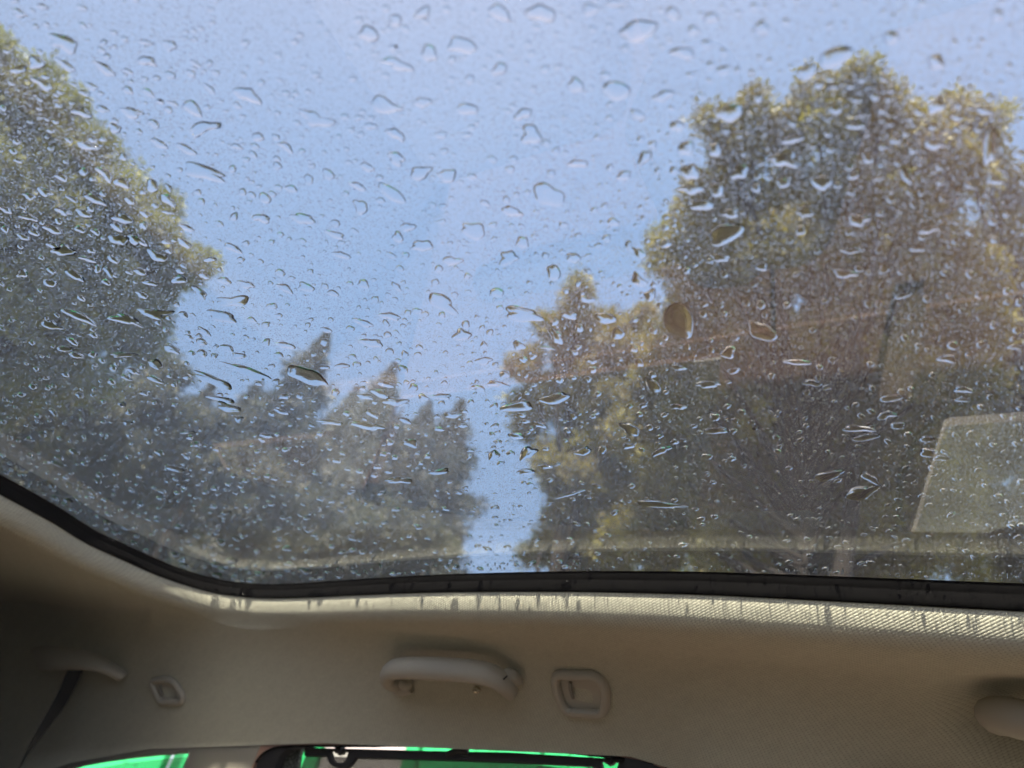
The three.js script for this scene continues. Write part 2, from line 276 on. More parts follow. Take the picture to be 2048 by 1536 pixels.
// seat belt guide and belt
{
  const g = group('belt_guide', car);
  const top = [[60, 1297], [80, 1292], [103, 1291], [150, 1296], [193, 1307], [226, 1324], [257, 1346]], low = [[76, 1340], [95, 1342], [115, 1341], [137, 1340], [180, 1342], [207, 1348], [238, 1363]];
  const rows = [[0, 0.0], [0.1, 0.02], [0.35, 0.04], [0.7, 0.05], [0.95, 0.05], [1, 0.044], [0.97, 0.03], [0.9, 0.002]];
  const P = rows.map(([f, d]) => top.map(([x, y], i) => { const e = Math.sin((i + 0.35) / (top.length - 0.3) * Math.PI) ** 0.4; return off(lerp(x, low[i][0], f), lerp(y, low[i][1], f), d * e * 0.8); }));
  mesh('cover', sheet(P.map((r) => new THREE.CatmullRomCurve3(r).getPoints(36))), std(lin(0.56, 0.54, 0.45), 0.6), g);
  const L = [[137, 1336], [114, 1388], [60, 1485], [36, 1536], [-40, 1690]], Rr = [[168, 1338], [133, 1408], [67, 1495], [40, 1537], [-38, 1691]], d0 = off(150, 1338, 0.012).length();
  const pl = (a) => a.map(([x, y], i) => ray(x, y).multiplyScalar(d0 - i * 0.05));
  const A = new THREE.CatmullRomCurve3(pl(L)).getPoints(30), B = new THREE.CatmullRomCurve3(pl(Rr)).getPoints(30);
  const back = (a) => a.map((p) => p.clone().addScaledVector(p.clone().normalize(), 0.0025));
  mesh('seat_belt', sheet([A, B, back(B), back(A), A]), M.strap, car);
}

// ---------------------------------------------------------------- sunshade clipped in the rear door window
{
  const ZS = FAR - 0.016, P = (x, y) => { const p = onZ(x, y, ZS); return [p.x, p.y]; };
  const shade = tag(group('window_sunshade', scene, EYE), 'black mesh sunshade hooked in the door window under the grab handle', 'sunshade');
  const u = (x, y, s = 1) => [[x - 18 * s, y], [x - 14 * s, y + 15 * s], [x - 6 * s, y + 23 * s], [x + 5 * s, y + 24 * s], [x + 13 * s, y + 17 * s], [x + 18 * s, y + 2], [x + 9 * s, y + 1], [x + 5 * s, y + 6 * s], [x - 3 * s, y + 8 * s], [x - 8 * s, y]].map(([a, b]) => P(a, b));
  const top = [[612, 1494], [640, 1497], [760, 1500], [930, 1505], [1020, 1506], [1100, 1511], [1180, 1516], [1250, 1520], [1300, 1528]], low = [[1300, 1560], [1250, 1540], [1247, 1560], [1196, 1556], [1186, 1534], [1100, 1530], [1020, 1526], [930, 1523], [760, 1518], [715, 1517], [706, 1530], [694, 1538], [675, 1537], [662, 1528], [656, 1514], [612, 1513]];
  mesh('bar', slab([...top, ...low].map(([x, y]) => P(x, y)), ZS + 0.004, ZS - 0.003, [u(682, 1503), u(1222, 1524), [[919, 1517], [926, 1513], [941, 1512], [941, 1517]].map(([x, y]) => P(x, y))], 0.0008), M.black, shade);
  for (const [x, y] of [[681, 1486], [1219, 1506]]) mesh('hook', slab([[x - 6, y], [x + 6, y], [x + 6, y + 22], [x - 6, y + 22]].map(([a, b]) => P(a, b)), ZS + 0.007, ZS - 0.005, [], 0.001), M.black, shade);
  mesh('pull_tab', sweep([[898, 1512], [912, 1506], [925, 1503], [940, 1505]].map(([x, y]) => { const [a, b] = P(x, y); return V(a, b, ZS + 0.006); }), 0.004, 8, 16), M.black, shade);
  const net = tex(32, (a, b) => (Math.abs(a * 2 % 1 - 0.5) < 0.17 && Math.abs(b * 2 % 1 - 0.5) < 0.24 ? 0 : 1)); net.repeat.set(1 / 0.0034, 1 / 0.0034); net.rotation = 0.5;
  const a = P(612, 1511), b = P(760, 1516), b2 = P(1020, 1524), c = P(1390, 1566);
  const g = new THREE.ShapeGeometry(new THREE.Shape([[a[0], a[1]], [b[0], b[1]], [b2[0], b2[1]], [c[0], c[1]], [c[0] - 0.01, BELT], [a[0] - 0.02, BELT]].map((p) => new THREE.Vector2(...p))));
  mesh('net', g.translate(0, 0, ZS), std(lin(0.10, 0.078, 0.068), 0.9, { alphaMap: net, alphaTest: 0.5 }), shade);
}

// ---------------------------------------------------------------- beside the car: green painted wall, pale wall
{
  const ZW = -2.3, X = (px, py = 1496) => onZ(px, py, ZW).x;
  const w = tag(group('green_wall', scene, V(0, 0, ZW)), 'bright green painted metal wall with a white panel outside the windows', 'wall');
  const greenMat = (k) => std(lin(0.03 * k, 0.56 * k, 0.19 * k), 0.45, { map: tex(128, (u, v) => { const n = fine(u * 2, v * 2); return n > 0.86 ? 0.55 : 0.9 + 0.1 * coarse(u, v); }, true, 1 / 0.9) });
  const G = [greenMat(1), greenMat(0.85), greenMat(1.08)];
  const panel = (x0, x1, m, z = 0, name = 'panel') => mesh(name, box(x0, x1, 1.2, 2.05, z - 0.02, z + 0.02, 0.006), m, w);
  const cuts = [-9, -7.4, -6, X(345), X(380), X(520), X(655), X(820), X(850), X(1000), X(1093), X(1150), X(1190), -0.86];
  cuts.slice(0, -1).forEach((x, i) => { const white = Math.abs(x - X(655)) < 1e-6, dk = Math.abs(x - X(345)) < 1e-6; if (x < cuts[i + 1]) panel(x + 0.004, cuts[i + 1] - 0.004, white ? std(lin(0.62, 0.56, 0.58), 0.5) : dk ? greenMat(0.35) : G[i % 3], (i % 2) * 0.012 - (dk ? 0.05 : 0), white ? 'white_panel' : 'panel'); });
  mesh('base', box(-9, -0.87, 0, 1.2, -0.05, 0.03, 0.01), std(lin(0.10, 0.07, 0.055), 0.9), w);
  const w2 = tag(group('plaster_wall', scene, V(0, 0, ZW)), 'pale sunlit plaster wall that shows mirrored in the sunroof glass', 'wall');
  mesh('wall', box(-0.84, 7, 0, 2.1, -0.1, 0.1, 0.01), std(lin(0.93, 0.91, 0.87), 0.9, { map: tex(128, (u, v) => 0.74 + 0.7 * (coarse(u, v) - 0.45) + 0.4 * (fine(u, v) - 0.5), true, 0.6) }), w2);
  mesh('coping', box(-0.84, 7.02, 2.1, 2.16, -0.14, 0.14, 0.01), std(lin(0.5, 0.48, 0.44), 0.9), w2);
}

// ---------------------------------------------------------------- trees
function leafSprig(n, len, wid, spread) {
  const pos = [], idx = [];
  for (let i = 0; i < n; i++) {
    const d = V(rr(-1, 1), rr(-1, 1), rr(-1, 1)).normalize(), s = V(rr(-1, 1), rr(-0.4, 0.4), rr(-1, 1)).cross(d).normalize(), c = d.clone().multiplyScalar(spread * rr(0.1, 1)), l = len * rr(0.7, 1.2), up = d.clone().cross(s);
    const a = c.clone(), b = c.clone().addScaledVector(d, l * 0.5).addScaledVector(s, wid / 2).addScaledVector(up, wid * 0.15), e = c.clone().addScaledVector(d, l).addScaledVector(up, -l * 0.15), f = c.clone().addScaledVector(d, l * 0.5).addScaledVector(s, -wid / 2).addScaledVector(up, wid * 0.15), k = pos.length / 3;
    for (const p of [a, b, e, f]) pos.push(p.x, p.y, p.z);
    idx.push(k, k + 1, k + 2, k, k + 2, k + 3);
  }
  const g = new THREE.BufferGeometry(); g.setAttribute('position', new THREE.Float32BufferAttribute(pos, 3)); g.setIndex(idx); g.computeVertexNormals(); return g;
}
const broad = leafSprig(18, 0.062, 0.036, 0.13), needle = leafSprig(18, 0.17, 0.030, 0.09);
const leafMat = new THREE.MeshPhysicalMaterial({ color: lin(1, 1, 1), roughness: 0.7, transmission: 0.5, thickness: 0, side: THREE.DoubleSide });
const bark = std(lin(0.022, 0.017, 0.014), 0.95);
const _m = new THREE.Matrix4(), _q = new THREE.Quaternion(), _s = new THREE.Vector3(), _e = new THREE.Euler();
function crown(parent, geo, list) {                                // list of [position, size, colour]
  const o = new THREE.InstancedMesh(geo, leafMat, list.length); o.name = 'crown'; o.castShadow = o.receiveShadow = true; o.userData.kind = 'stuff';
  list.forEach(([p, s, c], i) => { _q.setFromEuler(_e.set(rr(0, TAU), rr(0, TAU), rr(0, TAU))); o.setMatrixAt(i, _m.compose(p, _q, _s.setScalar(s))); o.setColorAt(i, c); });
  parent.add(o);
}
const limb = (a, b, r0, r1, wob = 0.1) => { const m = a.clone().lerp(b, 0.5).add(V(rr(-wob, wob), rr(-wob, wob), rr(-wob, wob))); return sweep([a, m, b], (u) => lerp(r0, r1, u), 7, 8); };
function broadleaf(name, label, lobes, dist, tones, dense = 1, grp) {
  const L = lobes.map(([px, py, r, dd = 0]) => { const D = dist + dd; return { c: ray(px, py).multiplyScalar(D).add(EYE), r: r / 1420 * D * 0.9 }; });
  const cx = L.reduce((s, l) => s + l.c.x, 0) / L.length, cz = L.reduce((s, l) => s + l.c.z, 0) / L.length, base = V(cx, 0, cz);
  const t = tag(group(name, scene, base), label, 'tree', grp), topY = Math.max(...L.map((l) => l.c.y)), forkY = Math.min(...L.map((l) => l.c.y - l.r)) * 0.7;
  const loc = (p) => p.clone().sub(base), hub = V(0.1, forkY, 0.05), g = [limb(V(0, 0, 0), hub, 0.16, 0.11, 0.05), limb(hub, V(0, topY * 0.9, 0), 0.10, 0.02, 0.35)];
  mesh('trunk', mergeGeometries(g), bark, t);
  const list = [];
  for (const l of L) {
    const c = loc(l.c), vol = l.r ** 2, n = Math.round(520 * dense * vol / 0.25);
    mesh('branch', limb(V(0, lerp(forkY, c.y, 0.45), 0), c, 0.04, 0.012, 0.2), bark, t);
    // clumps through the lobe, more of them near its skin
    const clumps = Math.max(6, Math.round(20 * vol / 0.25 * 0.5));
    for (let k = 0; k < clumps; k++) {
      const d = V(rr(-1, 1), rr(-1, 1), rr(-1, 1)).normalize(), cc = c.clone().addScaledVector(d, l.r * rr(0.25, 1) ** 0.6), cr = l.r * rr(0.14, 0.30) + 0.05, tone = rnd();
      for (let i = 0; i < n / clumps; i++) {
        const p = V(rr(-1, 1), rr(-1, 1), rr(-1, 1)); if (p.length() > 1) p.normalize().multiplyScalar(rnd());
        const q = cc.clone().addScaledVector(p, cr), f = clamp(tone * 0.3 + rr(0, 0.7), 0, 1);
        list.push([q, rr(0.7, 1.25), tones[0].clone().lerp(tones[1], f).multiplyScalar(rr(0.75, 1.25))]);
      }
    }
  }
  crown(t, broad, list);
  return t;
}
function conifer(label, px, py, dist, spread, low, tones) {
  const tip = ray(px, py).multiplyScalar(dist).add(EYE), base = V(tip.x, 0, tip.z), t = tag(group('conifer_tree', scene, base), label, 'tree'), H = tip.y;
  mesh('trunk', limb(V(0, 0, 0), V(0, H, 0), 0.16, 0.012, 0.05), bark, t);
  const list = [], twigs = [];
  for (let y = H - 0.03; y > low; y -= rr(0.12, 0.22)) {
    const R = Math.min(spread * 1.5, 0.03 + (H - y) * 0.29) * rr(0.7, 1.2), n = 5 + Math.floor(rnd() * 3), a0 = rr(0, TAU);
    for (let k = 0; k < n; k++) {
      const a = a0 + k / n * TAU + rr(-0.25, 0.25), r = R * rr(0.4, 1.35), sag = rr(0.05, 0.3) * r;
      const at = (u) => V(Math.cos(a) * r * u, y - sag * u * u + 0.12 * r * u, Math.sin(a) * r * u);
      twigs.push(sweep([at(0), at(0.5), at(1)], (u) => lerp(0.014, 0.003, u), 4, 3));
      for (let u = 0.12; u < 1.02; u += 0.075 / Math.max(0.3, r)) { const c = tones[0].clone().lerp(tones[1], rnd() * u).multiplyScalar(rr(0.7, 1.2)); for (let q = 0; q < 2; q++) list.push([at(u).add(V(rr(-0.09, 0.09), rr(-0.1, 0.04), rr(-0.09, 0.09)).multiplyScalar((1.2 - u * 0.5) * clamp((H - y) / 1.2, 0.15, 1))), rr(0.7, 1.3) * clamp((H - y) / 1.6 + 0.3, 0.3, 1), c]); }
    }
  }
  mesh('branches', mergeGeometries(twigs), bark, t).userData.kind = 'stuff'; crown(t, needle, list);
}
const olive = [lin(0.25, 0.19, 0.095), lin(0.46, 0.46, 0.075)], dusk = [lin(0.23, 0.245, 0.12), lin(0.43, 0.46, 0.13)], pine = [lin(0.085, 0.105, 0.085), lin(0.16, 0.185, 0.135)];  // olive: brown mixed into the leaf colour for the veiling glare over these trees
broadleaf('broadleaf_tree', 'yellow-green broadleaf tree filling the side of the glass over the rear corner', [[-60, 190, 105], [30, 170, 70], [90, 240, 70], [140, 285, 50], [-40, 330, 140], [60, 400, 150], [190, 400, 110], [280, 420, 85], [330, 500, 70], [370, 530, 42], [120, 540, 150], [250, 560, 100], [-60, 560, 170], [40, 690, 140], [170, 660, 120], [270, 650, 60]], 8.5, dusk, 0.9);
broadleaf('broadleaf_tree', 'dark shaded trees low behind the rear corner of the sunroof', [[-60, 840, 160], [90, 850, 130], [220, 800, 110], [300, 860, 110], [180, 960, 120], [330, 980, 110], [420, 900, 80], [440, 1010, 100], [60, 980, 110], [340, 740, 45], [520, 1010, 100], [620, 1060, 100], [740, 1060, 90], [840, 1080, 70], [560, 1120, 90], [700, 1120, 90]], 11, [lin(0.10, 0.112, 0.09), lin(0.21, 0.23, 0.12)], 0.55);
conifer('pointed dark conifer whose tip stands highest of the low dark trees', 655, 668, 13, 1.7, 2.5, pine);
conifer('dark conifer with a blunt tip beside the narrow gap of sky', 790, 728, 13.5, 1.5, 2.5, pine);
conifer('short dark conifer at the edge of the narrow gap of sky', 925, 800, 14, 1.0, 2.5, pine);
conifer('dark conifer next to the shaded broadleaf trees', 520, 765, 14, 1.4, 2.5, pine);
conifer('dark conifer filling in between the two tallest pointed ones', 715, 775, 15, 1.6, 2.5, pine);
conifer('slim dark conifer under the long thin raindrop streak', 425, 770, 14.5, 1.3, 2.5, pine);
conifer('dark conifer rising out of the shaded broadleaf trees', 340, 700, 15, 1.5, 2.5, pine);
conifer('low dark conifer between the blunt and the short one', 860, 805, 16, 1.2, 2.5, pine);
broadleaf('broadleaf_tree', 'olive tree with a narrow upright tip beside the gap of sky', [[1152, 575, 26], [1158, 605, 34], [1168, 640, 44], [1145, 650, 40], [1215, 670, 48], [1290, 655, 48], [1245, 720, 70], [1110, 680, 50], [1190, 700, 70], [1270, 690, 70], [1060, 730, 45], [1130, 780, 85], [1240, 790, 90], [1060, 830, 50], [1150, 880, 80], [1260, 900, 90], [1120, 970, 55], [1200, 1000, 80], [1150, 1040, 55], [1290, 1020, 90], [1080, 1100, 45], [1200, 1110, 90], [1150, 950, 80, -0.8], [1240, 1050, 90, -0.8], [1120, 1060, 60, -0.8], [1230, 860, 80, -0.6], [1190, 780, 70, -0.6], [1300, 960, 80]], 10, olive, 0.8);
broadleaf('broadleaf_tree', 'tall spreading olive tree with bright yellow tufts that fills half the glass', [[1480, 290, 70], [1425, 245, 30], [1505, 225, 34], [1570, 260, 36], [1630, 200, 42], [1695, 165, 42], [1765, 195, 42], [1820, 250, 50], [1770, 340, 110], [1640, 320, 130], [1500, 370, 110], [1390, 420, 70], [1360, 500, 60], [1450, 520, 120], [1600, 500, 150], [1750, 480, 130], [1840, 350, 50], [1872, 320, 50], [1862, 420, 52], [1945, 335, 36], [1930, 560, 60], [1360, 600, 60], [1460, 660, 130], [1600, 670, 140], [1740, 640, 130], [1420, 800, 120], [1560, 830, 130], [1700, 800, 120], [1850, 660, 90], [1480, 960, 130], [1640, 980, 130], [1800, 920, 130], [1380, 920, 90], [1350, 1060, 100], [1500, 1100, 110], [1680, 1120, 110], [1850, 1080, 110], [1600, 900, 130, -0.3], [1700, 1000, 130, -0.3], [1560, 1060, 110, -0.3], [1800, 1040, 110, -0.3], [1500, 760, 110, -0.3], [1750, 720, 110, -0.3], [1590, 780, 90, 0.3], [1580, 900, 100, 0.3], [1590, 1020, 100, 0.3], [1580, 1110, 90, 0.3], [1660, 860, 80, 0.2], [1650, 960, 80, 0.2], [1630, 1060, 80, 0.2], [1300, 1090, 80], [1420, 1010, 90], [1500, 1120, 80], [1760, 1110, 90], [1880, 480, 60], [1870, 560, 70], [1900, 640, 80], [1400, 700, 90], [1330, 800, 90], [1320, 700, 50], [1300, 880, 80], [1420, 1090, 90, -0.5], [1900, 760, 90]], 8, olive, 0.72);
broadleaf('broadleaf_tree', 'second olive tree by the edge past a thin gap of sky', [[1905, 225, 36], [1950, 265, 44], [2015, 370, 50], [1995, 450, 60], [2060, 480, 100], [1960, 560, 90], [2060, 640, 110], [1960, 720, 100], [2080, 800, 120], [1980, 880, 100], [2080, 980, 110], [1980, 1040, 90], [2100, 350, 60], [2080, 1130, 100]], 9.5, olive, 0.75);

// ---------------------------------------------------------------- rain on the glass
function dropGeometry(outline, H, p, rings) {                     // outline: plan points round a centre; dome with its own flat underside
  const n = outline.length, c = outline.reduce((s, o) => [s[0] + o[0] / n, s[1] + o[1] / n], [0, 0]), pos = [], idx = [];
  for (let k = 0; k <= rings; k++) {
    const f = Math.sin(k / rings * Math.PI / 2), rho = 1 - (1 - f) ** 1.0, R = 1 - (1 - k / rings) ** 1.6, h = H * Math.pow(Math.max(0, 1 - Math.pow(R, p)), 0.62);
    if (k === 0) { pos.push(c[0], H, c[1]); continue; }
    for (const o of outline) pos.push(lerp(c[0], o[0], R), h, lerp(c[1], o[1], R));
  }
  const ringAt = (k, i) => 1 + (k - 1) * n + ((i % n) + n) % n;
  for (let i = 0; i < n; i++) { idx.push(0, ringAt(1, i + 1), ringAt(1, i)); for (let k = 1; k < rings; k++) idx.push(ringAt(k, i), ringAt(k, i + 1), ringAt(k + 1, i), ringAt(k, i + 1), ringAt(k + 1, i + 1), ringAt(k + 1, i)); }
  const b = pos.length / 3; pos.push(c[0], 0, c[1]);
  for (const o of outline) pos.push(o[0], 0, o[1]);
  for (let i = 0; i < n; i++) idx.push(b, b + 1 + i, b + 1 + ((i + 1) % n));
  const g = new THREE.BufferGeometry(); g.setAttribute('position', new THREE.Float32BufferAttribute(pos, 3)); g.setIndex(idx);
  g.computeVertexNormals();
  const N = g.attributes.normal, q = V(0, 0, 0), w = V(0, 0, 0);
  g.computeBoundingSphere();
  // outward test: the top vertex must point up
  if (N.getY(0) < 0) { for (let i = 0; i < idx.length; i += 3) { const t = idx[i]; idx[i] = idx[i + 1]; idx[i + 1] = t; } g.setIndex(idx); g.computeVertexNormals(); }
  return g;
}
const taken = [];                                                 // plan outlines that keep the fine droplets away
const cellMap = new Map(), CELL = 0.01, cellKey = (x, z) => Math.floor(x / CELL) * 4096 + Math.floor(z / CELL);
function claim(outline) {
  const xs = outline.map((o) => o[0]), zs = outline.map((o) => o[1]), id = taken.push(outline) - 1;
  for (let x = Math.floor((Math.min(...xs) - 0.001) / CELL); x <= Math.floor((Math.max(...xs) + 0.001) / CELL); x++) for (let z = Math.floor((Math.min(...zs) - 0.001) / CELL); z <= Math.floor((Math.max(...zs) + 0.001) / CELL); z++) { const k = x * 4096 + z; if (!cellMap.has(k)) cellMap.set(k, []); cellMap.get(k).push(id); }
}
function inside(x, z, o) { let c = false; for (let i = 0, j = o.length - 1; i < o.length; j = i++) if ((o[i][1] > z) !== (o[j][1] > z) && x < (o[j][0] - o[i][0]) * (z - o[i][1]) / (o[j][1] - o[i][1]) + o[i][0]) c = !c; return c; }
const occupied = (x, z, pad = 0) => { for (const id of cellMap.get(cellKey(x, z)) ?? []) if (inside(x, z, taken[id])) return true; if (pad) for (let k = 0; k < 6; k++) { const a = k / 6 * TAU, X = x + Math.cos(a) * pad, Z = z + Math.sin(a) * pad; for (const id of cellMap.get(cellKey(X, Z)) ?? []) if (inside(X, Z, taken[id])) return true; } return false; };
const openPoly = path.filter((_, i) => i % 6 === 0 && i < NP).map(({ p, n }) => [p.x + n.x * -sealIn * 1.1, p.z + n.z * -sealIn * 1.1]);
// an irregular outline in picture pixels -> plan points on the glass
function outlineOf(cx, cy, L, W, deg, rough, n) {
  const a = deg * Math.PI / 180, ca = Math.cos(a), sa = Math.sin(a), h = [2, 3, 4, 5].map((k) => [k, rr(-1, 1) * rough / Math.sqrt(k) , rr(0, TAU)]), bend = rr(-0.35, 0.35) * Math.min(1, rough * 5), pinch = rr(-0.4, 0.4) * Math.min(1, rough * 4), out = [];
  for (let i = 0; i < n; i++) {
    const t = i / n * TAU; let r = 1; for (const [k, m, p] of h) r += m * Math.cos(k * t + p);
    let u = Math.cos(t) * r, v = Math.sin(t) * r; v *= 1 + pinch * u; v += bend * (u * u - 0.4) * (L > W * 1.5 ? 1 : 0.3);
    const x = cx + ca * u * L / 2 - sa * v * W / 2, y = cy + sa * u * L / 2 + ca * v * W / 2, p = onY(x, y, GLASS);
    out.push([p.x, p.z]);
  }
  return out;
}
const LIFT = GLASS + 0.00015;
const drops = [];                                                 // {px, py, L, W, outline, centre}
function addDrop(cx, cy, L, W, deg, rough) {
  const o = outlineOf(cx, cy, L, W, deg, rough, L > 40 ? 40 : L > 22 ? 28 : 18), c = o.reduce((s, q) => [s[0] + q[0] / o.length, s[1] + q[1] / o.length], [0, 0]);
  if (!o.every(([x, z]) => inside(x, z, openPoly)) || occupied(c[0], c[1])) return null;
  if (o.some(([x, z]) => occupied(x, z))) { if (L < 30) return null; }
  claim(o);
  const size = Math.sqrt(Math.abs(o.reduce((s, q, i) => { const r = o[(i + 1) % o.length]; return s + q[0] * r[1] - r[0] * q[1]; }, 0)) / 2);
  const d = { px: cx, py: cy, L, W, outline: o, c, size }; drops.push(d); return d;
}
const listed = (x0, y0, rows) => rows.forEach((r) => addDrop(x0 + r[0] / 2.926, y0 + r[1] / 2.926, r[2] / 2.926 * 0.95, r[3] / 2.926 * 0.74, r[4], r[5] ?? (r[2] > 100 ? 0.27 : 0.2)));
listed(0, 0, [[215, 370, 110, 100, 20], [1200, 750, 210, 90, -15, 0.3], [1200, 1010, 280, 110, 20, 0.3], [240, 490, 150, 60, 30, 0.3], [690, 1400, 120, 90, 15, 0.3], [800, 1410, 130, 60, 30, 0.3], [115, 80, 110, 50, 25], [250, 40, 80, 45, 20], [480, 45, 80, 40, 25], [485, 150, 60, 40, 25], [370, 250, 180, 130, 20], [605, 250, 40, 70, 80], [855, 250, 90, 40, 10], [990, 265, 90, 80, 30], [110, 410, 110, 60, 0], [385, 385, 150, 50, 35], [605, 400, 170, 60, 35], [750, 420, 70, 40, 20], [865, 360, 110, 80, 25], [995, 440, 70, 60, 40], [1115, 430, 70, 50, 40], [1145, 375, 80, 35, 35], [1225, 370, 40, 60, 80], [1155, 475, 80, 40, 30], [1225, 520, 100, 40, 40], [530, 505, 90, 50, 35], [490, 545, 80, 40, 15], [750, 530, 80, 50, 40], [870, 545, 90, 50, 30], [475, 660, 130, 70, 15], [600, 640, 90, 50, 15], [770, 660, 150, 70, 20], [1010, 605, 80, 30, 20], [1130, 640, 140, 90, 35], [1390, 620, 70, 40, 30], [1450, 560, 160, 110, 20], [670, 750, 100, 60, 25], [900, 725, 80, 60, 35], [815, 770, 50, 40, 30], [515, 860, 140, 50, 20], [930, 840, 130, 50, 27], [1090, 875, 130, 60, 30], [1510, 805, 90, 60, 15], [1670, 860, 110, 50, 30], [1850, 700, 190, 110, 20], [1385, 860, 80, 40, 15], [1480, 905, 60, 50, 35]]);
listed(0, 0, [[1620, 970, 60, 60, 45], [1360, 990, 50, 60, 45], [490, 1005, 70, 60, 35], [610, 1020, 130, 60, 35], [715, 1075, 110, 70, 25], [890, 1090, 90, 90, 50], [985, 1100, 60, 40, 50], [720, 920, 50, 60, 40], [260, 1125, 110, 50, 30], [560, 1170, 150, 60, 25], [760, 1175, 80, 50, 30], [985, 1175, 120, 60, 40], [420, 1165, 90, 35, 25], [360, 1040, 80, 60, 20], [170, 1150, 80, 50, 20], [1180, 1180, 50, 50, 30], [1420, 1125, 50, 60, 45], [1550, 1160, 90, 70, 35], [1700, 1105, 90, 50, 10], [1805, 1050, 70, 70, 45], [1920, 1020, 90, 70, 45], [370, 1240, 110, 45, 25], [490, 1250, 110, 50, 20], [530, 1225, 60, 40, 20], [720, 1280, 130, 80, 10], [850, 1255, 80, 40, 20], [985, 1245, 80, 30, 10], [30, 1230, 90, 40, 25], [170, 1275, 110, 50, 15], [680, 1330, 100, 50, 35], [840, 1320, 60, 60, 30], [1090, 1335, 100, 40, 25], [1370, 1270, 50, 70, 60], [1530, 1280, 120, 60, 5], [1285, 1310, 60, 40, 30], [1960, 1375, 120, 50, 20], [1770, 1280, 150, 80, 10], [310, 1345, 130, 60, 20], [470, 1345, 80, 50, 20], [200, 1365, 90, 40, 20], [140, 1390, 90, 40, 15], [560, 1360, 70, 40, 35], [970, 1420, 60, 30, 15], [1075, 1425, 100, 50, 35], [1365, 1455, 120, 50, 25], [30, 1340, 60, 60, 20], [310, 1440, 110, 40, 20], [380, 1470, 160, 80, 5], [920, 1500, 130, 70, 25], [660, 1520, 90, 40, 25], [1230, 1520, 80, 40, 0], [520, 1520, 110, 40, 15], [2000, 1495, 110, 50, 20]]);
listed(700, 0, [[1690, 180, 260, 150, -15, 0.16], [1560, 530, 170, 150, 10, 0.1], [1990, 1010, 110, 140, 60, 0.3], [1970, 870, 100, 120, 60, 0.3], [1720, 930, 120, 80, -55, 0.3], [240, 1130, 200, 90, 35, 0.25], [265, 120, 90, 90, 35], [420, 80, 120, 80, -30], [110, 200, 120, 130, 30], [145, 315, 60, 40, 0], [280, 380, 200, 80, 15], [465, 315, 110, 120, 40], [660, 270, 180, 130, 15], [880, 80, 140, 120, 40], [870, 410, 110, 90, -25], [700, 465, 60, 80, 50], [1110, 80, 180, 140, 0], [1410, 55, 110, 90, 0], [1560, 20, 150, 60, 0], [1890, 80, 100, 100, 45], [2010, 180, 80, 80, 0], [1940, 310, 150, 90, 0], [1320, 500, 90, 130, -50], [1840, 560, 140, 80, -20], [1680, 670, 100, 70, 35], [1915, 740, 100, 80, -5], [1990, 440, 40, 80, 110], [210, 620, 200, 110, 20], [430, 600, 110, 80, 0], [690, 640, 140, 90, 10], [1010, 670, 120, 80, -20], [270, 790, 120, 80, 35], [1060, 790, 130, 150, 45], [120, 740, 90, 50, 0], [530, 790, 80, 60, 0], [270, 930, 120, 90, 30], [100, 980, 90, 60, 25], [415, 1010, 140, 100, 0], [565, 1030, 110, 110, 0]]);
listed(700, 0, [[1600, 1030, 100, 70, -20], [1800, 1000, 50, 50, -40], [1330, 960, 130, 60, 0], [40, 1090, 110, 50, 25], [60, 1210, 110, 90, 40], [715, 1035, 60, 50, 0], [1160, 1140, 200, 170, 20], [790, 1190, 70, 40, 20], [915, 1170, 50, 60, 30], [950, 1240, 130, 70, 20], [1000, 1290, 90, 60, 20], [280, 1390, 80, 70, 40], [420, 1440, 130, 90, -5], [340, 1330, 100, 60, 0], [1250, 1315, 60, 40, 0], [1540, 1300, 80, 60, 20], [1500, 1395, 60, 60, 0], [720, 1350, 160, 120, 20], [1010, 1420, 80, 90, 55], [1630, 1430, 50, 60, -40], [1690, 1480, 100, 60, 30], [1740, 1410, 40, 40, 0], [1850, 1430, 70, 60, 0], [240, 1495, 70, 40, 25], [600, 1530, 110, 70, 0], [930, 1510, 120, 110, 0], [1305, 1510, 100, 70, 15], [25, 1350, 60, 30, 30], [1990, 1110, 150, 70, 0]]);
